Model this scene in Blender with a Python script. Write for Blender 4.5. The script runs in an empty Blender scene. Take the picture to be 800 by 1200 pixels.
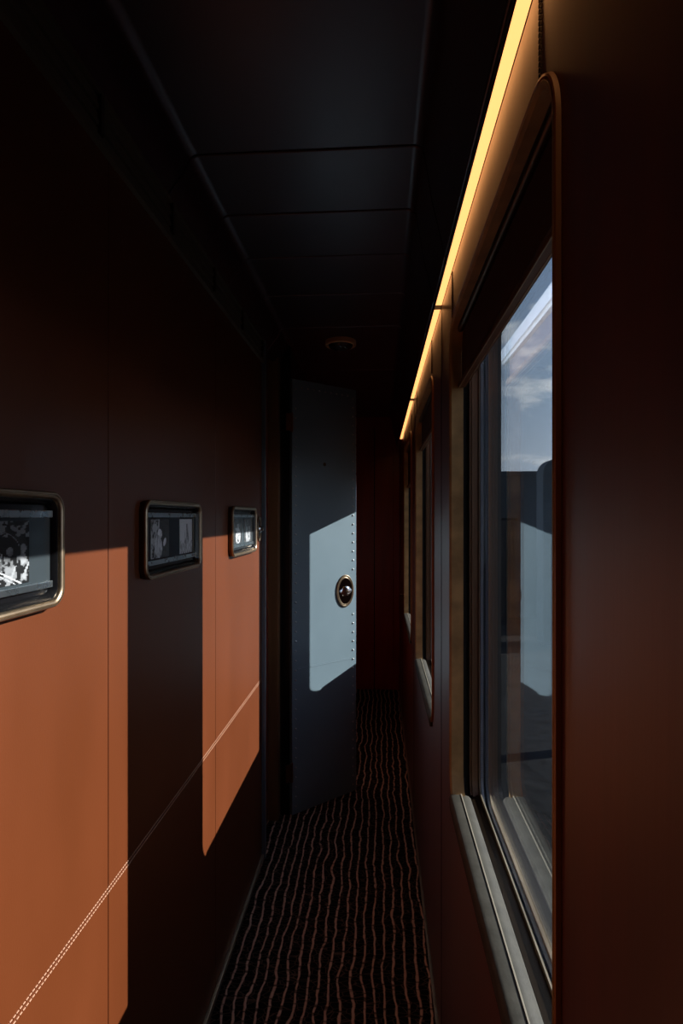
import bpy, bmesh, math, random
from mathutils import Vector, Matrix
random.seed(7)
C = bpy.context.scene.collection
EYE = 1.55                       # camera height above the corridor floor
XL, XR = -0.531, 0.180           # inner faces of the corridor walls
K, M_ = 0.30, 0.515              # sun slope along the corridor / downwards, per metre across

# ------------------------------------------------------------------ materials
def mat(name, col, rough=0.5, metal=0.0, spec=0.5, coat=0.0, coat_rough=0.2, bump=0.0, bscale=200.0,
        vary=0.0, vscale=8.0, stretch=(1,1,1), emit=None, estr=0.0, grime=None):
    m = bpy.data.materials.new(name); m.use_nodes = True
    nt = m.node_tree; N = nt.nodes; L = nt.links
    b = N['Principled BSDF']
    b.inputs['Base Color'].default_value = (*col, 1)
    b.inputs['Roughness'].default_value = rough
    b.inputs['Metallic'].default_value = metal
    b.inputs['Specular IOR Level'].default_value = spec
    b.inputs['Coat Weight'].default_value = coat
    b.inputs['Coat Roughness'].default_value = coat_rough
    tc = N.new('ShaderNodeTexCoord'); mp = N.new('ShaderNodeMapping')
    mp.inputs['Scale'].default_value = stretch
    L.new(tc.outputs['Object'], mp.inputs['Vector'])
    if vary > 0:
        n = N.new('ShaderNodeTexNoise'); n.inputs['Scale'].default_value = vscale; n.inputs['Detail'].default_value = 6
        L.new(mp.outputs[0], n.inputs['Vector'])
        mx = N.new('ShaderNodeMix'); mx.data_type = 'RGBA'
        mx.inputs[6].default_value = (*[c*(1-vary) for c in col], 1)
        mx.inputs[7].default_value = (*[min(1, c*(1+vary)) for c in col], 1)
        cr = N.new('ShaderNodeMapRange'); cr.inputs[1].default_value = .3; cr.inputs[2].default_value = .7
        L.new(n.outputs['Fac'], cr.inputs[0]); L.new(cr.outputs[0], mx.inputs[0])
        L.new(mx.outputs[2], b.inputs['Base Color'])
        rr = N.new('ShaderNodeMapRange'); rr.inputs[3].default_value = rough*.85; rr.inputs[4].default_value = min(1, rough*1.15)
        L.new(n.outputs['Fac'], rr.inputs[0]); L.new(rr.outputs[0], b.inputs['Roughness'])
    if bump > 0:
        n2 = N.new('ShaderNodeTexNoise'); n2.inputs['Scale'].default_value = bscale; n2.inputs['Detail'].default_value = 4
        L.new(mp.outputs[0], n2.inputs['Vector'])
        bp = N.new('ShaderNodeBump'); bp.inputs['Strength'].default_value = bump; bp.inputs['Distance'].default_value = 0.001
        L.new(n2.outputs['Fac'], bp.inputs['Height']); L.new(bp.outputs[0], b.inputs['Normal'])
    if emit:
        b.inputs['Emission Color'].default_value = (*emit, 1); b.inputs['Emission Strength'].default_value = estr
    return m

leather = mat('red_brown_leather', (.124,.029,.0068), .42, spec=.45, bump=.14, bscale=420, vary=.10, vscale=5, stretch=(1,1,.35))
veneer  = mat('mahogany_veneer', (.112,.015,.006), .38, spec=1.0, coat=.9, coat_rough=.40, bump=.25, bscale=90, vary=.22, vscale=26, stretch=(1,1,.06))
darkwood= mat('dark_mahogany', (.16,.014,.006), .28, spec=.5, vary=.2, vscale=20, stretch=(1,1,.1))
ceil_m  = mat('dark_ceiling_leather', (.024,.008,.012), .36, spec=.9, coat=.6, coat_rough=.30, bump=.2, bscale=300, vary=.15, vscale=9)
black   = mat('black_lacquer', (.006,.006,.007), .22)
blackmt = mat('black_rubber', (.008,.008,.009), .6)
brass   = mat('aged_brass', (.46,.35,.24), .34, metal=1, vary=.1, vscale=30)
bronze  = mat('dark_bronze', (.12,.08,.05), .35, metal=1)
steel   = mat('brushed_steel', (.45,.52,.56), .28, metal=1, vary=.06, vscale=60)
chrome  = mat('polished_chrome', (.8,.8,.82), .08, metal=1)
doorblue= mat('blue_grey_door_paint', (.175,.245,.29), .42, spec=.5, bump=.12, bscale=120, vary=.05, vscale=4)
stone   = mat('grey_stone_sill', (.050,.046,.037), .6, spec=.25, vary=.25, vscale=30, bump=.3, bscale=150)
surr    = mat('bronze_window_surround', (.42,.26,.11), .42, metal=.4, vary=.25, vscale=22, bump=.25, bscale=150)
stonel  = mat('pale_sill_ridge', (.30,.27,.21), .4)
brownal = mat('brown_anodised_aluminium', (.15,.075,.038), .38, metal=.4)
bluegrey= mat('blue_grey_gasket', (.16,.19,.24), .35)
blindm  = mat('dark_blind_fabric', (.05,.014,.010), .8, bump=.4, bscale=900)
trimal  = mat('satin_trim_metal', (.40,.33,.24), .4, metal=.55, vary=.2, vscale=12)
thread  = mat('pale_stitching_thread', (.62,.36,.24), .6)
thread_d= mat('dark_stitching_thread', (.03,.015,.01), .6)
slate   = mat('grey_picture_mount', (.040,.050,.056), .12)
led_m   = mat('warm_led_diffuser', (.8,.6,.35), .4, emit=(1.0,.41,.13), estr=1.95)
lampgl  = mat('smoked_lamp_glass', (.03,.02,.02), .08, coat=.5)
white_p = mat('white_painted_steel', (.85,.86,.86), .5, vary=.04, vscale=2)
train_d = mat('dark_grey_paint', (.02,.024,.028), .9, spec=.08, vary=.2, vscale=1.5)
bldg    = mat('brown_grey_cladding', (.016,.015,.015), .9, spec=.08, vary=.2, vscale=.6)
ballast = mat('grey_gravel', (.016,.016,.016), .95, spec=.03, bump=1, bscale=12, vary=.35, vscale=9)
car_out = mat('outer_shell_paint', (.02,.018,.017), .5)

def glass_mat():
    m = bpy.data.materials.new('coated_window_glass'); m.use_nodes = True
    nt = m.node_tree; N = nt.nodes; L = nt.links; N.clear()
    out = N.new('ShaderNodeOutputMaterial'); mix = N.new('ShaderNodeMixShader')
    tr = N.new('ShaderNodeBsdfTransparent'); tr.inputs[0].default_value = (.93,.96,.98,1)
    gl = N.new('ShaderNodeBsdfGlossy'); gl.inputs['Roughness'].default_value = .012; gl.inputs[0].default_value = (.95,.97,1,1)
    lw = N.new('ShaderNodeLayerWeight'); lw.inputs['Blend'].default_value = .5
    pw = N.new('ShaderNodeMath'); pw.operation = 'POWER'; pw.inputs[1].default_value = 4
    mr = N.new('ShaderNodeMapRange'); mr.inputs[3].default_value = .12; mr.inputs[4].default_value = 1
    L.new(lw.outputs['Facing'], pw.inputs[0]); L.new(pw.outputs[0], mr.inputs[0])
    L.new(mr.outputs[0], mix.inputs[0]); L.new(tr.outputs[0], mix.inputs[1]); L.new(gl.outputs[0], mix.inputs[2])
    L.new(mix.outputs[0], out.inputs[0]); return m
def aniso(m, a):
    nt = m.node_tree; b = nt.nodes['Principled BSDF']; b.inputs['Anisotropic'].default_value = a
    t = nt.nodes.new('ShaderNodeTangent'); t.direction_type = 'RADIAL'; t.axis = 'Z'
    nt.links.new(t.outputs[0], b.inputs['Tangent'])
    b.inputs['Anisotropic Rotation'].default_value = ANR
ANR = .25
aniso(veneer, .8)
ceil_m.node_tree.nodes['Principled BSDF'].inputs['Specular Tint'].default_value = (1,.84,1,1)
glass = glass_mat()

def carpet_mat():
    m = bpy.data.materials.new('striped_carpet'); m.use_nodes = True
    nt = m.node_tree; N = nt.nodes; L = nt.links; b = N['Principled BSDF']
    def math_(op, a=None, c=None, va=None, vc=None):
        n = N.new('ShaderNodeMath'); n.operation = op
        if a is not None: L.new(a, n.inputs[0])
        if va is not None: n.inputs[0].default_value = va
        if c is not None: L.new(c, n.inputs[1])
        if vc is not None: n.inputs[1].default_value = vc
        return n.outputs[0]
    tc = N.new('ShaderNodeTexCoord'); sp = N.new('ShaderNodeSeparateXYZ'); L.new(tc.outputs['Object'], sp.inputs[0])
    P = .0365
    # shared slow wave plus a wave that jumps from stripe to stripe
    n1 = N.new('ShaderNodeTexNoise'); n1.noise_dimensions = '3D'; n1.inputs['Scale'].default_value = 5; n1.inputs['Detail'].default_value = 3
    L.new(tc.outputs['Object'], n1.inputs['Vector'])
    w1 = math_('MULTIPLY', math_('SUBTRACT', n1.outputs['Fac'], vc=.5), vc=.055)
    xs = math_('DIVIDE', math_('ADD', sp.outputs['X'], w1), vc=P)
    cell = math_('FLOOR', xs); fr = math_('FRACT', xs)
    cb = N.new('ShaderNodeCombineXYZ'); L.new(cell, cb.inputs[0]); L.new(math_('MULTIPLY', sp.outputs['Y'], vc=9), cb.inputs[1])
    cbs = N.new('ShaderNodeVectorMath'); cbs.operation = 'MULTIPLY'; cbs.inputs[1].default_value = (7.31,1,1); L.new(cb.outputs[0], cbs.inputs[0])
    n2 = N.new('ShaderNodeTexNoise'); n2.inputs['Scale'].default_value = 1.0; n2.inputs['Detail'].default_value = 4; n2.inputs['Roughness'].default_value=.6
    L.new(cbs.outputs[0], n2.inputs['Vector'])
    w2 = math_('MULTIPLY', math_('SUBTRACT', n2.outputs['Fac'], vc=.5), vc=.5)
    dist = math_('ABSOLUTE', math_('SUBTRACT', math_('ADD', fr, w2), vc=.5))
    n3 = N.new('ShaderNodeTexNoise'); n3.inputs['Scale'].default_value = 30; n3.inputs['Detail'].default_value = 3
    L.new(tc.outputs['Object'], n3.inputs['Vector'])
    wid = math_('ADD', math_('MULTIPLY', n3.outputs['Fac'], vc=.14), vc=.02)
    st = N.new('ShaderNodeMapRange'); st.inputs[1].default_value = -.05; st.inputs[2].default_value = .03
    L.new(math_('SUBTRACT', wid, dist), st.inputs[0])
    # breaks across the stripes
    br = N.new('ShaderNodeTexNoise'); br.inputs['Scale'].default_value = 1; br.inputs['Detail'].default_value = 2
    cb2 = N.new('ShaderNodeCombineXYZ'); L.new(math_('MULTIPLY', cell, vc=3.7), cb2.inputs[0]); L.new(math_('MULTIPLY', sp.outputs['Y'], vc=62), cb2.inputs[1])
    L.new(cb2.outputs[0], br.inputs['Vector'])
    brr = N.new('ShaderNodeMapRange'); brr.inputs[1].default_value = .36; brr.inputs[2].default_value = .44; brr.inputs[3].default_value=.25
    L.new(br.outputs['Fac'], brr.inputs[0])
    mask = math_('MULTIPLY', st.outputs[0], brr.outputs[0])
    # faint twigs between
    tw = N.new('ShaderNodeTexVoronoi'); tw.feature = 'DISTANCE_TO_EDGE'; tw.inputs['Scale'].default_value = 26
    mp = N.new('ShaderNodeMapping'); mp.inputs['Scale'].default_value = (1,2.2,1); L.new(tc.outputs['Object'], mp.inputs[0]); L.new(mp.outputs[0], tw.inputs['Vector'])
    twr = N.new('ShaderNodeMapRange'); twr.inputs[1].default_value = .0; twr.inputs[2].default_value = .05; twr.inputs[3].default_value = .22; twr.inputs[4].default_value = 0
    L.new(tw.outputs['Distance'], twr.inputs[0])
    tot = math_('MAXIMUM', mask, twr.outputs[0])
    mx = N.new('ShaderNodeMix'); mx.data_type = 'RGBA'
    mx.inputs[6].default_value = (.006,.005,.005,1); mx.inputs[7].default_value = (.74,.48,.37,1)
    L.new(tot, mx.inputs[0]); L.new(mx.outputs[2], b.inputs['Base Color'])
    b.inputs['Roughness'].default_value = .95; b.inputs['Specular IOR Level'].default_value = .1
    bp = N.new('ShaderNodeBump'); bp.inputs['Strength'].default_value = .8; bp.inputs['Distance'].default_value = .003
    n4 = N.new('ShaderNodeTexNoise'); n4.inputs['Scale'].default_value = 260; L.new(tc.outputs['Object'], n4.inputs['Vector'])
    L.new(math_('ADD', tot, math_('MULTIPLY', n4.outputs['Fac'], vc=.6)), bp.inputs['Height']); L.new(bp.outputs[0], b.inputs['Normal'])
    return m
carpet = carpet_mat()

def print_mat():
    m = bpy.data.materials.new('black_and_white_print'); m.use_nodes = True
    nt = m.node_tree; b = nt.nodes['Principled BSDF']
    a = nt.nodes.new('ShaderNodeVertexColor'); a.layer_name = 'Col'
    nt.links.new(a.outputs[0], b.inputs['Base Color']); b.inputs['Roughness'].default_value = .25
    return m
printm = print_mat()

# ------------------------------------------------------------------ helpers
def obj(name, bm, m, parent=None, smooth=False, recalc=True):
    if recalc: bmesh.ops.recalc_face_normals(bm, faces=bm.faces)
    me = bpy.data.meshes.new(name); bm.to_mesh(me); bm.free()
    me.materials.append(m)
    if smooth:
        for p in me.polygons: p.use_smooth = True
        try: me.set_sharp_from_angle(angle=math.radians(35))
        except Exception: pass
    o = bpy.data.objects.new(name, me); C.objects.link(o)
    if parent: o.parent = parent
    return o
def thing(name, label, cat, loc=(0,0,0), rz=0, group=None):
    o = bpy.data.objects.new(name, None); C.objects.link(o); o.location = loc; o.rotation_euler = (0,0,rz)
    o.empty_display_size = .05
    o['label'] = label; o['category'] = cat
    if group: o['group'] = group
    return o
def struct(o, label=None):
    o['kind'] = 'structure'
    if label: o['label'] = label
    return o
def sroot(name, label=None, loc=(0,0,0)):
    o = bpy.data.objects.new(name, None); C.objects.link(o); o.location = loc; o.empty_display_size = .05
    return struct(o, label)
def box(bm, x0,x1,y0,y1,z0,z1, bev=0):
    b2 = bmesh.new()
    vs = [b2.verts.new((x,y,z)) for x in (x0,x1) for y in (y0,y1) for z in (z0,z1)]
    for f in ((0,1,3,2),(4,6,7,5),(0,4,5,1),(2,3,7,6),(0,2,6,4),(1,5,7,3)): b2.faces.new([vs[i] for i in f])
    if bev > 0: bmesh.ops.bevel(b2, geom=list(b2.edges), offset=bev, segments=2, affect='EDGES', profile=.6)
    merge(bm, b2)
def merge(bm, b2):
    mp = {v: bm.verts.new(v.co) for v in b2.verts}
    for f in b2.faces:
        try: bm.faces.new([mp[v] for v in f.verts])
        except ValueError: pass
    b2.free()
def bx(name, m, x0,x1,y0,y1,z0,z1, parent=None, bev=0):
    bm = bmesh.new(); box(bm, x0,x1,y0,y1,z0,z1,bev); return obj(name, bm, m, parent)
def extrude_y(bm, prof, y0, y1, closed=True):
    """closed profile of (x,z) points pushed along Y"""
    a = [bm.verts.new((x,y0,z)) for x,z in prof]; b = [bm.verts.new((x,y1,z)) for x,z in prof]
    n = len(prof)
    for i in range(n if closed else n-1):
        j = (i+1) % n; bm.faces.new([a[i],a[j],b[j],b[i]])
    if closed: bm.faces.new(a); bm.faces.new(b[::-1])
def rr(y0,y1,z0,z1,r,n=8):
    """rounded rectangle loop in the YZ plane"""
    pts = []
    for cy,cz,a0 in ((y1-r,z1-r,0),(y0+r,z1-r,90),(y0+r,z0+r,180),(y1-r,z0+r,270)):
        for i in range(n+1):
            a = math.radians(a0+90*i/n); pts.append((cy+r*math.cos(a), cz+r*math.sin(a)))
    return pts
def ring(bm, rect, r, secs, n=8, close=True):
    """sweep a section [(x, inset)...] round a rounded rectangle"""
    y0,y1,z0,z1 = rect; loops = []
    for x, ins in secs:
        p = rr(y0+ins,y1-ins,z0+ins,z1-ins,max(.002,r-ins),n)
        loops.append([bm.verts.new((x,a,b)) for a,b in p])
    m = len(loops[0]); q = len(loops)
    for i in range(q if close else q-1):
        A = loops[i]; B = loops[(i+1)%q]
        for k in range(m): bm.faces.new([A[k],A[(k+1)%m],B[(k+1)%m],B[k]])
def plate(bm, rect, hole, r, x0, x1, n=8):
    """slab in the YZ plane between x0 and x1 with one rounded hole"""
    Y0,Y1,Z0,Z1 = rect; h = rr(*hole, r, n); o = []
    for c in range(4):
        for i in range(n+1):
            y,z = h[c*(n+1)+i]
            if c == 0:   p = (Y1,z) if i < n/2 else ((Y1,Z1) if i == n/2 else (y,Z1))
            elif c == 1: p = (y,Z1) if i < n/2 else ((Y0,Z1) if i == n/2 else (Y0,z))
            elif c == 2: p = (Y0,z) if i < n/2 else ((Y0,Z0) if i == n/2 else (y,Z0))
            else:        p = (y,Z0) if i < n/2 else ((Y1,Z0) if i == n/2 else (Y1,z))
            o.append(p)
    L = []
    for x in (x0,x1):
        L.append(([bm.verts.new((x,a,b)) for a,b in h],[bm.verts.new((x,a,b)) for a,b in o]))
    m = len(h)
    for k in range(m):
        j = (k+1)%m
        for (A,B) in L: bm.faces.new([A[k],A[j],B[j],B[k]])
        bm.faces.new([L[0][0][k],L[0][0][j],L[1][0][j],L[1][0][k]])
        bm.faces.new([L[0][1][k],L[0][1][j],L[1][1][j],L[1][1][k]])
def disc_lathe(bm, prof, seg=24, sx=1, sy=1, cap=True):
    """lathe (r,z) about Z with optional oval scale"""
    L = []
    for r,z in prof:
        L.append([bm.verts.new((r*sx*math.cos(2*math.pi*i/seg), r*sy*math.sin(2*math.pi*i/seg), z)) for i in range(seg)])
    for A,B in zip(L,L[1:]):
        for i in range(seg): bm.faces.new([A[i],A[(i+1)%seg],B[(i+1)%seg],B[i]])
    if cap:
        bm.faces.new(L[0]); bm.faces.new(L[-1])
E = EYE

# ------------------------------------------------------------------ floor
fl = bx('floor', carpet, XL-.07, .30, -1.5, 5.2, -.06, 0.0); struct(fl, 'dark carpet with wavy brown stripes')

# ------------------------------------------------------------------ left wall
wl = sroot('wall_left', 'red-brown leather panelled corridor wall')
seams = [-1.5,-.375,.341,1.058,1.775,2.487]
SZ = E-.733
for a,b in zip(seams, seams[1:]):
    for z0,z1 in ((0.0,SZ-.0008),(SZ+.0008,E+.80)):
        bx('leather_panel', leather, XL-.03, XL, a+.0012, b-.0012, z0, z1, wl, bev=.0015)
bx('wall_backing', blackmt, XL-.09, XL-.028, -1.5, 2.487, -.02, E+.95, wl)
bm = bmesh.new()
y = -.3
while y < 2.48:                                    # two rows of short stitches along the horizontal seam
    for dz in (-.0045,.0045):
        box(bm, XL-.0005, XL+.0009, y, y+.0052, SZ+dz-.0007, SZ+dz+.0007)
    y += .0075
obj('stitching', bm, thread, wl)
# aluminium corner trim at the wall's end, recess, jamb
bx('end_trim', mat('blue_grey_trim', (.16,.20,.24), .3), XL-.03, XL+.017, 2.488, 2.503, 0, E+.80, wl, bev=.002)
bx('end_bead', blackmt, XL-.03, XL+.011, 2.503, 2.512, 0, E+.80, wl)
bx('recess_panel', darkwood, XL-.09, XL-.034, 2.512, 2.90, 0, E+.95, wl)
bx('door_jamb', mat('brown_jamb_wood', (.22,.10,.04), .4, vary=.2, vscale=20, stretch=(1,1,.1)), XL-.04, XL+.018, 2.80, 2.86, 0, E+.95, wl, bev=.002)
bx('door_post', black, XL-.04, -.462, 2.862, 2.90, 0, E+.95, wl)
bx('rear_panel', leather, XL-.09, XL, 2.90, 5.2, 0, E+.95, wl)
# cornice grille
cg = bmesh.new()
box(cg, XL, XL+.012, -1.5, 2.49, E+.700, E+.712)
for i in range(5): box(cg, XL, XL+.008+.003*(i%2), -1.5, 2.49, E+.716+i*.0145, E+.716+i*.0145+.0095)
box(cg, XL, XL+.014, -1.5, 2.49, E+.788, E+.797)
obj('trim_1', cg, mat('dull_cornice_metal', (.22,.19,.14), .45, metal=.6)); struct(bpy.data.objects['trim_1'], 'narrow ribbed bronze cornice strip')
cb_ = bmesh.new()
for yy in (1.0,1.36,1.72,2.08,2.44): 
    box(cb_, XL+.004, XL+.0155, yy, yy+.012, E+.714, E+.790)
obj('clip', cb_, bronze, bpy.data.objects['trim_1'])

bl = bx('baseboard_left', trimal, XL, XL+.011, -1.5, 2.487, 0, .021, bev=.002); struct(bl)

# ------------------------------------------------------------------ right wall with three windows
WIN = [(.565,1.390),(1.845,2.680),(3.075,3.925)]
BAY = [(.3375,1.6175),(1.6175,2.8775),(2.8775,4.13)]
ZT, ZB = E+.480, E-.697
wr = sroot('wall_right', 'dark mahogany window wall of the corridor')
for (a,b),(w0,w1) in zip(BAY,WIN):
    bm = bmesh.new(); plate(bm, (a+.0009,b-.0009,.0,E+.606),(w0,w1,ZB,ZT), .080, XR, XR+.012, 12)
    obj('veneer_panel', bm, veneer, wr)
    bm = bmesh.new(); plate(bm, (a,b,-.3,E+.98),(w0,w1,ZB+.012,ZT-.004), .05, XR+.095, XR+.120, 8)
    obj('outer_shell', bm, car_out, wr)
bx('veneer_panel', veneer, XR, XR+.012, -1.5, .3366, 0, E+.606, wr)
bx('veneer_panel', darkwood, XR, XR+.012, 4.1309, 5.2, 0, E+.98, wr)
bx('outer_shell', car_out, XR+.095, XR+.12, -1.5, .3375, -.3, E+.98, wr)
bx('outer_shell', car_out, XR+.095, XR+.12, 4.13, 5.2, -.3, E+.98, wr)
# pillars' cores between the windows (dark), so that the cavity beside each window is closed
ed = [(-1.5,WIN[0][0]-.045)]+[(WIN[i][1]+.045,WIN[i+1][0]-.045) for i in range(2)]+[(WIN[2][1]+.045,5.2)]
for a,b in ed: bx('pillar_core', blackmt, XR+.0125, XR+.094, a, b, 0, E+.98, wr)
for (w0,w1) in WIN:
    bx('pillar_core', blackmt, XR+.0125, XR+.094, w0-.0445, w1+.0445, 0, ZB-.03, wr)
    bx('pillar_core', blackmt, XR+.0125, XR+.094, w0-.0445, w1+.0445, ZT+.03, E+.98, wr)
# stitched seams on the band above the windows, and at the pillars
def beads(y, z0, z1, m):
    bm = bmesh.new(); z = z0
    while z < z1:
        for dy in (-.0038,.0038):
            box(bm, XR-.0016, XR, y+dy-.0012, y+dy+.0012, z, z+.0042)
        z += .0066
    return obj('stitching', bm, m, wr)
for (w0,w1) in WIN:
    beads(w0+.067, ZT+.012, E+.604, thread_d); beads(w1-.010, ZT+.012, E+.604, thread_d)
for s in (1.6175,2.8775):
    bx('seam_bead', black, XR-.0012, XR+.004, s-.0024, s+.0024, .02, E+.606, wr)
br_ = bx('baseboard_right', trimal, XR-.008, XR, -1.5, 4.9, 0, .016, bev=.002); struct(br_)

WL = ['big near window, sun-lit sky seen through it', 'second window along the corridor, seen at a steep angle', 'farthest window along the corridor, a thin sliver']
for i,(w0,w1) in enumerate(WIN):
    W = sroot('window_%d'%(i+1), WL[i])
    R = (w0,w1,ZB,ZT)
    bm = bmesh.new()
    ring(bm, R, .080, [(XR+.012,.0005),(XR-.004,.0005),(XR-.0065,.003),(XR-.0065,.006),(XR-.002,.010),(XR+.012,.011),(XR+.026,.013),(XR+.026,.0005)], 10)
    obj('window_frame', bm, surr, W, smooth=True)
    bm = bmesh.new()
    ring(bm, (w0-.004,w1+.004,ZB-.004,ZT+.004), .084, [(XR-.0005,0),(XR-.0055,.001),(XR-.0065,.0035),(XR-.005,.0045),(XR-.0005,.0045)], 10)
    obj('edge_bead', bm, mat('amber_edge_bead' if i==0 else 'amber_edge_bead', (.34,.13,.05), .3), W, smooth=True)
    # sill with a raised pale ridge
    bm = bmesh.new()
    zs = E-.668
    extrude_y(bm, [(XR-.009,zs-.040),(XR-.011,zs-.014),(XR-.0095,zs-.007),(XR-.006,zs-.0032),(XR-.001,zs-.0022),(XR+.018,zs-.0014),(XR+.036,zs-.007),(XR+.041,zs-.013),(XR+.042,zs-.042)], w0+.045, w1-.030)
    bmesh.ops.bevel(bm, geom=[e for e in bm.edges if abs(e.verts[0].co.y-e.verts[1].co.y)<1e-5], offset=.002, segments=1, affect='EDGES')
    obj('window_sill', bm, stone, W, smooth=True)
    bx('sill_ridge', stonel, XR+.0165, XR+.0188, w0+.046, w1-.031, zs-.003, zs+.0002, W)
    # far and near window stiles as rings behind the surround
    def rg(name, m, x0, x1, i0, i1, rad=.055):
        b_ = bmesh.new(); ring(b_, R, rad, [(x0,i0),(x1,i0),(x1,i1),(x0,i1)], 8); return obj(name, b_, m, W)
    rg('inner_frame', brownal, XR+.045, XR+.0655, -.030, -.012)
    rg('channel', brownal, XR+.050, XR+.0560, -.012, -.007)
    rg('gasket', trimal, XR+.0675, XR+.0690, -.030, -.004)
    g = rg('rubber_seal', bluegrey, XR+.0705, XR+.0765, -.030, -.001)
    bm = bmesh.new()
    ys = ZB+.03
    while ys < ZT-.03:
        box(bm, XR+.0695, XR+.0772, w1-.0015, w1+.0008, ys, ys+.0022); ys += .0052
    obj('ribbed_strip', bm, bluegrey, g)
    rg('outer_frame', brownal, XR+.0885, XR+.0945, -.030, .004)
    rg('rebate', blackmt, XR+.0125, XR+.0945, -.044, -.0305)
    bx('pane', glass, XR+.0795, XR+.0835, w0-.028, w1+.028, ZB-.026, ZT+.026, W)
    bx('bottom_track', bronze, XR+.043, XR+.066, w0-.01, w1+.01, ZB-.012, ZB+.012, W)
    bx('track_rail', trimal, XR+.0665, XR+.0695, w0-.004, w1+.004, ZB+.004, ZB+.020, W)
    # roller blind in the head of the window
    drop = (.318,.318,.205)[i]
    t = thing('roller_blind', ('dark red roller blind rolled up in the head of the big near window',
        'dark red roller blind in the head of the second window along',
        'dark red roller blind pulled lowest, in the farthest window')[i], 'blind', (XR+.014,(w0+w1)/2,ZT-.012), 0, None)
    hw = (w1-w0)/2-.0145
    bm = bmesh.new(); b2 = bmesh.new(); seg = 16
    extrude_y(bm, [(.0085*math.cos(2*math.pi*k/seg)+.003, .0085*math.sin(2*math.pi*k/seg)-.012) for k in range(seg)], -hw, hw)
    obj('roller_tube', bm, bronze, t, smooth=True)
    d0 = (ZT-.012)-(E+drop)
    bx('blind_fabric', blindm, .0085, .0105, -hw+.0005, hw-.0005, -d0+.012, -.014, t)
    bm = bmesh.new()
    extrude_y(bm, [(.000,-d0),(.017,-d0),(.019,-d0+.004),(.016,-d0+.016),(.003,-d0+.016),(-.001,-d0+.004)], -hw, hw)
    obj('bottom_bar', bm, brownal, t)
    bm = bmesh.new(); box(bm, .0005,.002,-hw,hw,-d0-.0012,-d0-.0001); box(bm, .0125,.014,-hw,hw,-d0-.0012,-d0-.0001)
    obj('bar_edging', bm, trimal, t)

# small chrome knob beside the farthest window
t = thing('window_latch', 'tiny chrome latch on the wall just past the farthest window', 'latch', (XR,4.04,E-.56))
bm = bmesh.new(); disc_lathe(bm, [(.012,0),(.012,.003),(.005,.005),(.004,.014),(.009,.017),(.009,.021),(.003,.024)], 16)
for v in bm.verts: v.co = Vector((-v.co.z, v.co.x, v.co.y))
obj('knob', bm, chrome, t, smooth=True)
bx('base_plate', chrome, -.002, 0, -.008,.008,-.035,-.014, t, bev=.0008)

# ------------------------------------------------------------------ LED cove strip
segs = [(-1.4,1.6155),(1.6195,2.8755),(2.8795,4.36)]
ll = ['warm LED light strip segment above the big near window','middle segment of the warm LED strip, above the second window','farthest segment of the warm LED strip, above the last window']
for (a,b),lab in zip(segs,ll):
    t = thing('led_light_strip', lab, 'strip light', (XR-.009,(a+b)/2,E+.612), 0, 'warm LED strip segments')
    h = (b-a)/2
    bx('channel', bronze, -.013,.009,-h,h,.0005,.010, t)
    bx('diffuser', led_m, -.0098,.0088,-h+.001,h-.001,-.001,.0005, t, )
    bx('lip', black, -.0130,-.0104,-h,h,-.008,.0005, t)
for s in (1.6175,2.8775):
    bx('strip_bracket', black, XR-.023, XR+.001, s-.002, s+.002, E+.600, E+.616, wr)

# ------------------------------------------------------------------ ceiling
cl = sroot('ceiling', 'dark semi-gloss panelled ceiling with coved edges')
def arc(cx,cz,r,a0,a1,n=6): return [(cx+r*math.cos(math.radians(a0+(a1-a0)*i/n)), cz+r*math.sin(math.radians(a0+(a1-a0)*i/n))) for i in range(n+1)]
def ceil_profile(dn):
    inner = [(XL+.001,.797),(-.505,.832)]
    inner += [(-.478,.868)] + arc(-.445,.868,.032,155,90,6) + arc(.080,.870,.030,90,15,6) + [(.128,.76),(.152,.66),(.156,.628)]
    return [(x,z+E-dn) for x,z in inner]
cs = [-1.5,.50,1.352,1.630,1.905,2.235,2.62,3.4,5.2]
for a,b in zip(cs,cs[1:]):
    p = ceil_profile(0)
    q = [(.158+.03,E+.628),(.19,E+.96),(XL-.02,E+.96),(XL-.02,E+.797)]
    bm = bmesh.new(); extrude_y(bm, p+q, a+.0022, b-.0022)
    o_ = obj('ceiling_panel', bm, ceil_m, cl, smooth=True)
    # padded look: tiny round along the joint
    md = o_.modifiers.new('bev','BEVEL'); md.width = .004; md.segments = 3; md.limit_method = 'ANGLE'; md.angle_limit = math.radians(60)
bx('ceiling_backing', blackmt, XL-.09, XR+.12, -1.5, 5.2, E+.961, E+1.02, cl)

# ------------------------------------------------------------------ end walls
farwood = mat('deep_red_end_wall', (.40,.022,.008), .30, spec=.7, vary=.15, vscale=20, stretch=(1,1,.1))
wb = bx('wall_back', farwood, XL, .30, 5.0, 5.1, 0, E+.95); struct(wb, 'dark red wooden end wall of the corridor')
bx('panel_bead', black, -.045, -.039, 4.994, 5.001, .0, E+.80, wb)
bx('door_leaf', farwood, -.039, .130, 4.990, 5.001, .012, E+.55, wb, bev=.004)
bx('wall_front', blackmt, XL-.09, .30, -1.56, -1.5, -.05, E+1.0); struct(bpy.data.objects['wall_front'])

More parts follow.
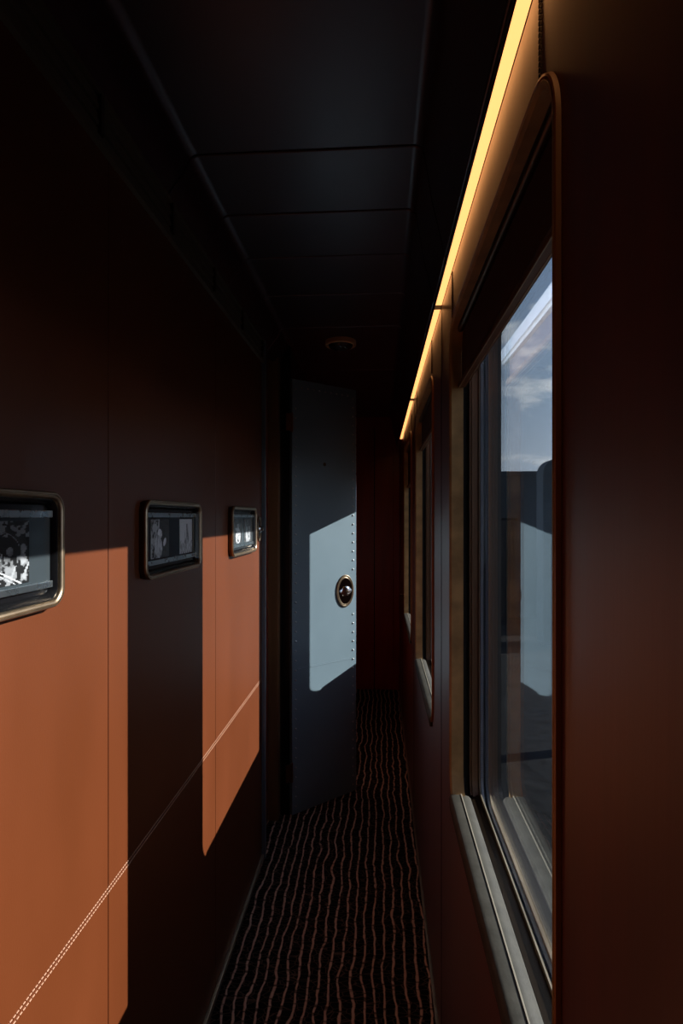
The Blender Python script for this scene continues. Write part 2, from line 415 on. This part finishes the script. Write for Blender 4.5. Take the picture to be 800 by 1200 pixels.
# ------------------------------------------------------------------ ceiling lamp
t = thing('ceiling_lamp', 'small round bronze ceiling lamp with dark glass bowl', 'lamp', (-.196,2.83,E+.8995))
def flipz(bm):
    for v in bm.verts: v.co.z = -v.co.z
bm = bmesh.new(); disc_lathe(bm, [(.060,.0),(.078,.0),(.079,.004),(.079,.022),(.076,.025),(.068,.025),(.064,.018)], 40); flipz(bm)
obj('lamp_ring', bm, mat('warm_bronze_ring', (.85,.50,.26), .5), t, smooth=True)
bm = bmesh.new(); disc_lathe(bm, [(.064,.016),(.062,.026),(.054,.036),(.040,.044),(.022,.049),(.004,.050)], 40); flipz(bm)
obj('lamp_bowl', bm, lampgl, t, smooth=True)
for s in (-1,1):
    bm = bmesh.new(); disc_lathe(bm, [(.0045,.0),(.0045,.004),(.002,.006)], 12); flipz(bm)
    o_ = obj('screw', bm, brass, t, smooth=True); o_.location = (s*.071,-.020,-.025)

# ------------------------------------------------------------------ steel door
DW, DH, DT = .4318, 2.262, .034
ang = math.atan2(.291,.319)
D = sroot('door_1', 'half-open blue-grey riveted steel door, sunlit in the middle', (-.449,2.846,0)); D.rotation_euler = (0,0,ang)
z0 = .006
bx('door_leaf', doorblue, 0, DW, 0, DT, z0, z0+DH, D, bev=.0022)
bx('edge_strip', steel, DW, DW+.0035, .002, DT-.002, z0, z0+DH, D, bev=.001)
bm = bmesh.new(); box(bm, .034, DW-.034, -.0012, .001, .754, .758, .0005); box(bm, .034, DW-.034, -.0008, .001, .762, .764, .0003)
obj('lap_joint', bm, doorblue, D)
bm = bmesh.new(); disc_lathe(bm, [(.0056,0),(.0054,.0014),(.0040,.0034),(.0015,.0044)], 10)
for v in bm.verts: v.co = Vector((v.co.x, -v.co.z, v.co.y))
rv = obj('rivet', bm, mat('bright_rivet_metal', (.55,.58,.60), .25, metal=.25), D, smooth=True); first = True
spots = []
for k in range(44): spots += [(.0225, .045+k*.0505), (DW-.0225, .045+k*.0505)]
for k in range(1,10): spots.append((.0225+k*(DW-.045)/10, z0+DH-.040))
hx, hz = .351, E-.411
for (px,pz) in spots:
    if abs(pz-hz) < .088 and px > .3: continue
    o_ = rv if first else rv.copy()
    if not first: C.objects.link(o_); o_.parent = D
    first = False; o_.location = (px,0,pz)
def oval_handle(parent, loc, w, h, rot=None):
    """flush oval cup with a thumb turn; built facing -Y"""
    base = bpy.data.objects.new('flush_handle', None) if False else None
    def yz(bm):
        for v in bm.verts: v.co = Vector((v.co.x, -v.co.z, v.co.y))
    a,b = w/2, h/2
    bm = bmesh.new(); disc_lathe(bm, [(1,0),(1.0,.003),(.96,.0065),(.90,.0065),(.87,.004),(.83,.0065),(.80,.006),(.78,.001),(.78,0)], 48, a, b, cap=False); yz(bm)
    r_ = obj('handle_ring', bm, brass, parent, smooth=True); r_.location = loc
    bm = bmesh.new(); disc_lathe(bm, [(.80,.004),(.76,.0035),(.70,.002),(.55,.0008),(.05,.0006)], 48, a, b); yz(bm)
    c_ = obj('handle_cup', bm, mat('dark_bronze_cup', (.16,.10,.075), .12, metal=1), r_, smooth=True)
    bm = bmesh.new()
    L = []
    for i in range(13):
        s = -1+2*i/12; wd = (1-abs(s)**2.2)*.30*b*.9+.003; 
        L.append([bm.verts.new((s*a*.72, -(.008+.010*(1-s*s)*max(0,math.cos(q))) , wd*math.sin(q))) for q in [math.pi*2*j/12 for j in range(12)]])
    for A,B in zip(L,L[1:]):
        for j in range(12): bm.faces.new([A[j],A[(j+1)%12],B[(j+1)%12],B[j]])
    bm.faces.new(L[0]); bm.faces.new(L[-1])
    obj('thumb_turn', bm, chrome, r_, smooth=True)
    bm = bmesh.new(); disc_lathe(bm, [(.010,.0),(.010,.016),(.008,.021),(.003,.022)], 20); yz(bm)
    obj('spindle', bm, bronze, r_, smooth=True)
    return r_
oval_handle(D, (hx,0,hz), .122, .180)
bm = bmesh.new(); disc_lathe(bm, [(.010,0),(.010,.0015),(.007,.003),(.003,.003)], 20)
for v in bm.verts: v.co = Vector((v.co.x, -v.co.z, v.co.y))
o_ = obj('lock', bm, bronze, D, smooth=True); o_.location = (.21,0,E+.285)
for hz_ in (.23, E+.49):
    bm = bmesh.new(); box(bm, -.035,-.001,-.004,.002,-.045,.045,.001)
    disc_lathe(bm, [(.007,-.05),(.008,-.048),(.008,.048),(.007,.05)], 14)
    h_ = obj('hinge', bm, mat('brown_bronze_hinge', (.22,.09,.05), .35, metal=.8), D); h_.location = (-.004,-.002,hz_)

# small oval handle at the end of the left wall
t = thing('flush_handle', 'small oval chrome flush handle at the end of the left wall beside a picture', 'handle', (XL,2.418,E-.052), math.pi/2)
oval_handle(t, (0,0,0), .070, .112)

# ------------------------------------------------------------------ pictures on the left wall
def noise(x,y,s):
    v = math.sin(x*12.9898*s+y*78.233*s+s)*43758.5453; return v-math.floor(v)
def picture(kind, u, v):
    """greyscale picture at u,v in 0..1 (v up): loose figures on a dark ground"""
    def el(cx,cy,rx,ry,rot=0):
        c,s = math.cos(rot), math.sin(rot); dx,dy = u-cx, v-cy
        x = dx*c+dy*s; y = -dx*s+dy*c; return (x/rx)**2+(y/ry)**2 < 1
    def vn(x,y):
        i,j = math.floor(x), math.floor(y); fx,fy = x-i, y-j
        fx = fx*fx*(3-2*fx); fy = fy*fy*(3-2*fy)
        return (noise(i,j,1.7)*(1-fx)+noise(i+1,j,1.7)*fx)*(1-fy)+(noise(i,j+1,1.7)*(1-fx)+noise(i+1,j+1,1.7)*fx)*fy
    g = .012+.012*noise(u,v,1.0)
    w = .55*vn(u*22+kind*9,v*9+kind*5)+.3*vn(u*48,v*22+kind)+.15*vn(u*60,v*50)
    w = max(0,min(1,(w-.5)*3.2+.5))
    w_ = .5+.5*math.sin(u*47+3*math.sin(v*31+kind))*math.sin(v*37+3*math.sin(u*23+v*9))
    if kind == 0:      # a group of seated musicians with instruments
        if v > .7 and w > .9: g = .2
        if v < .35 and w > .7: g = .3*w
        for cx,cy,b_ in ((.05,.50,.2),(.16,.62,.12),(.28,.52,.3),(.40,.68,.1),(.50,.50,.26),(.62,.62,.14),(.73,.72,.16),(.84,.52,.24),(.95,.56,.34)):
            if el(cx,cy,.026,.075): g = b_*(.6+.5*w)
            if el(cx,cy-.27,.045,.24,.10) and w > .38: g = b_*1.2*w
            if el(cx+.025,cy-.34,.010,.12,-.2): g = .40
        if abs((v-.48)+(u-.55)*1.25) < .012 and u > .5: g = .7
        if abs((v-.42)+(u-.55)*1.25) < .007 and u > .5: g = .55
        r_ = math.hypot((u-.72)*1.5, v-.55)
        if .29 < r_ < .30 and v > .6: g = .25
    elif kind == 1:    # a figure in profile holding up a hand
        if u < .45 and w > .3: g = .12*w+.05
        if el(.46,.62,.13,.13): g = .38*(.5+.5*w)
        if el(.40,.30,.20,.30,.2): g = .20*(.5+.6*w)
        if el(.74,.40,.07,.12,-.5): g = .55
        if el(.20,.78,.14,.10): g = .16
    elif kind == 2:    # a tower in the mist above low roofs
        g = .22+.05*noise(u,v,2.)
        if abs(u-.55) < .06+.20*(1-v) and v < .86: g = .07+.10*w
        if abs(u-.46) < .025 and .45 < v < .85: g = .6
        if v < .33+.06*math.sin(u*14): g = .10+.14*w
    elif kind == 3:    # a pale standing figure
        g = .04+.05*w
        if el(.5,.70,.13,.09): g = .35
        if el(.48,.28,.28,.36) and w > .12: g = .45+.4*w
        if el(.25,.58,.12,.05): g = .6
    else:              # two pale figures dancing
        g = .06+.08*w
        if el(.35,.55,.10,.10): g = .4
        if el(.35,.22,.15,.30,.1) and w > .1: g = .7
        if el(.72,.60,.09,.09): g = .35
        if el(.70,.25,.11,.30,-.12) and w > .2: g = .65
    return g
def make_print(kind, y0,y1,z0,z1, x, parent, nx=96, ny=96):
    bm = bmesh.new(); col = bm.loops.layers.float_color.new('Col')
    V = [[bm.verts.new((x, y0+(y1-y0)*i/nx, z0+(z1-z0)*j/ny)) for j in range(ny+1)] for i in range(nx+1)]
    for i in range(nx):
        for j in range(ny):
            f = bm.faces.new([V[i][j],V[i+1][j],V[i+1][j+1],V[i][j+1]]); g = min(.9, (3.2 if kind in (1,2) else 1.0)*picture(kind,(i+.5)/nx,(j+.5)/ny))
            for lp in f.loops: lp[col] = (g*.97,g,g*1.05,1)
    B = [[bm.verts.new((x-.0008, yy, zz)) for zz in (z0,z1)] for yy in (y0,y1)]
    f = bm.faces.new([B[0][0],B[0][1],B[1][1],B[1][0]])
    # thin paper edges
    for pr,bk in (((V[0][0],V[0][ny]),(B[0][0],B[0][1])),((V[nx][0],V[nx][ny]),(B[1][0],B[1][1])),((V[0][0],V[nx][0]),(B[0][0],B[1][0])),((V[0][ny],V[nx][ny]),(B[0][1],B[1][1]))):
        bm.faces.new([pr[0],pr[1],bk[1],bk[0]])
    return obj('print', bm, printm, parent)
FR = [(.6835,'nearest brass-rimmed picture box on the left wall, showing a group of figures',[(0,-.155,.117)]),
      (1.388,'middle brass-rimmed picture box on the left wall, in shadow, with two prints',[(1,-.140,-.030),(2,.045,.140)]),
      (2.118,'farthest brass-rimmed picture box on the left wall, with two pale figure prints',[(3,-.135,-.015),(4,.020,.135)])]
for cy,lab,prs in FR:
    t = thing('picture_box', lab, 'picture frame', (XL,cy,E-.0515), 0, 'picture boxes on the left wall')
    R = (-.193,.193,-.0915,.0915)
    bm = bmesh.new(); ring(bm, R, .030, [(0,.002),(.013,.0015),(.013,.011),(.0,.012)], 8); obj('housing', bm, bronze, t, smooth=True)
    bm = bmesh.new(); ring(bm, R, .031, [(.0125,0),(.0165,0),(.0185,.002),(.0185,.0038),(.0165,.0046),(.0165,.0054),(.0185,.0062),(.0180,.0085),(.0155,.0110),(.0125,.0118)], 8)
    obj('bezel', bm, brass, t, smooth=True)
    bm = bmesh.new(); box(bm, .0003,.0018,-.186,.186,-.085,.085); obj('backing', bm, black, t)
    bm = bmesh.new(); ring(bm, (-.1815,.1815,-.080,.080), .020, [(.0018,0),(.0125,0),(.0125,.0015),(.0060,.008),(.0018,.010)], 8); obj('inner_lip', bm, black, t, smooth=True)
    mt = bx('mount', slate, .0020,.0050,-.172,.172,-.058,.060, t, bev=.0006)
    for k,a,b in prs: make_print(k, a, b, -.046, .046, .0062, mt)
    for zc in (-.0555,.0565):
        bx('rail', steel, .0045,.0082,-.175,.175,zc-.0055,zc+.0055, t, bev=.0012)

# ------------------------------------------------------------------ outside
gr = bx('ground', ballast, .9, 60, -30, 90, -1.35, -1.15); struct(gr, 'gravel railway yard outside')
t = thing('goods_shed', 'long flat-topped dark shed on the skyline outside the window', 'building', (6.6,17.2,-1.15))
bx('wall', train_d, -5.2,5.2,-2,2,0,3.82, t); bx('roof', train_d, -5.26,5.26,-2.06,2.06,3.82,3.93, t, bev=.01)
for k in range(4):
    d_ = bx('roller_door', bldg, -4.6+k*2.4,-3.0+k*2.4,-2.04,-1.99,0,2.6, t, bev=.01)
    bx('door_rail', black, -4.7+k*2.4,-2.9+k*2.4,-2.05,-1.98,2.61,2.67, d_)
t = thing('equipment_cabinet', 'tall dark cabinet with rounded top standing in front of the flat shed outside', 'cabinet', (4.25,12.2,-1.15))
bm = bmesh.new()
pr = [(-.80,0)] + arc(-.48,3.62,.32,180,90,8) + arc(.48,3.62,.32,90,0,8) + [(.80,0)]
A = [bm.verts.new((x,-.25,z)) for x,z in pr]; B = [bm.verts.new((x,.25,z)) for x,z in pr]
for k in range(len(pr)):
    q = (k+1)%len(pr); bm.faces.new([A[k],A[q],B[q],B[k]])
bm.faces.new(A); bm.faces.new(B[::-1])
obj('body', bm, train_d, t, smooth=True)
for x_ in (-.62,.02): bx('door', train_d, x_,x_+.60,-.27,-.245,.15,3.3, t, bev=.008)
bx('handle', steel, -.06,-.03,-.31,-.265,1.6,1.8, t, bev=.004)
t = thing('canopy_beam', 'white overhead beam of a platform canopy crossing the sky outside', 'beam', (3.0,5.6,-1.15))
bm = bmesh.new(); extrude_y(bm, [(-.10,6.34),(.10,6.34),(.10,6.72),(-.10,6.72)], -8, 8)
bmesh.ops.bevel(bm, geom=list(bm.edges), offset=.06, segments=3, affect='EDGES')
obj('beam', bm, white_p, t, smooth=True)
for y_ in (-7,1.4): bx('post', white_p, .62,.78,y_-.08,y_+.08,0,6.5, t, bev=.01)
for y_ in (-7,1.4): bx('bracket', white_p, .0,.78,y_-.05,y_+.05,6.45,6.6, t)

# ------------------------------------------------------------------ light
sd = bpy.data.lights.new('sun','SUN'); sd.energy = 12.5; sd.angle = math.radians(.5); sd.color = (1,.95,.88)
so = bpy.data.objects.new('sun', sd); C.objects.link(so)
so.rotation_euler = Vector((-1,-K,-M_)).to_track_quat('-Z','Y').to_euler(); so.location = (6,3,5)

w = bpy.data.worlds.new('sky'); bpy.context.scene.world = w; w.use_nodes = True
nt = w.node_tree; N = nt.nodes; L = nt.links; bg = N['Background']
tc = N.new('ShaderNodeTexCoord'); sp = N.new('ShaderNodeSeparateXYZ'); L.new(tc.outputs['Generated'], sp.inputs[0])
ramp = N.new('ShaderNodeValToRGB'); L.new(sp.outputs['Z'], ramp.inputs[0])
ramp.color_ramp.elements[0].position = 0; ramp.color_ramp.elements[0].color = (.74,.82,.92,1)
ramp.color_ramp.elements[1].position = .6; ramp.color_ramp.elements[1].color = (.14,.26,.50,1)
e = ramp.color_ramp.elements.new(.2); e.color = (.46,.59,.76,1)
mp = N.new('ShaderNodeMapping'); mp.inputs['Scale'].default_value = (1,1,2.6); L.new(tc.outputs['Generated'], mp.inputs[0])
n = N.new('ShaderNodeTexNoise'); n.inputs['Scale'].default_value = 9; n.inputs['Detail'].default_value = 8; n.inputs['Roughness'].default_value = .58
L.new(mp.outputs[0], n.inputs['Vector'])
cr = N.new('ShaderNodeMapRange'); cr.inputs[1].default_value = .55; cr.inputs[2].default_value = .72; cr.inputs[4].default_value = .8; L.new(n.outputs['Fac'], cr.inputs[0])
mx = N.new('ShaderNodeMix'); mx.data_type = 'RGBA'; mx.inputs[7].default_value = (1.3,1.3,1.3,1)
L.new(cr.outputs[0], mx.inputs[0]); L.new(ramp.outputs[0], mx.inputs[6]); # unseen side opposite the sun: sky brightness added to light the canopy beam
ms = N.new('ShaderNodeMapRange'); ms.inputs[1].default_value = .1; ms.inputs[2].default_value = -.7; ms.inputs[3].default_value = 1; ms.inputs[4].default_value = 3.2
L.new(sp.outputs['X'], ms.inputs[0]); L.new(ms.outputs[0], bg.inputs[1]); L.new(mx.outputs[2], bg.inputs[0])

# ------------------------------------------------------------------ camera
cd = bpy.data.cameras.new('camera'); cam = bpy.data.objects.new('camera', cd); C.objects.link(cam)
cd.sensor_fit = 'VERTICAL'; cd.sensor_height = 36; cd.lens = 19.5; cd.shift_y = .005; cd.clip_start = .01
cam.location = (0,0,EYE); cam.rotation_euler = (math.pi/2, 0, math.atan(44/650))
sc = bpy.context.scene; sc.camera = cam
sc.view_settings.view_transform = 'Standard'; sc.view_settings.look = 'None'
sc.view_settings.exposure = 0; sc.view_settings.gamma = 1; sc.view_settings.use_curve_mapping = False
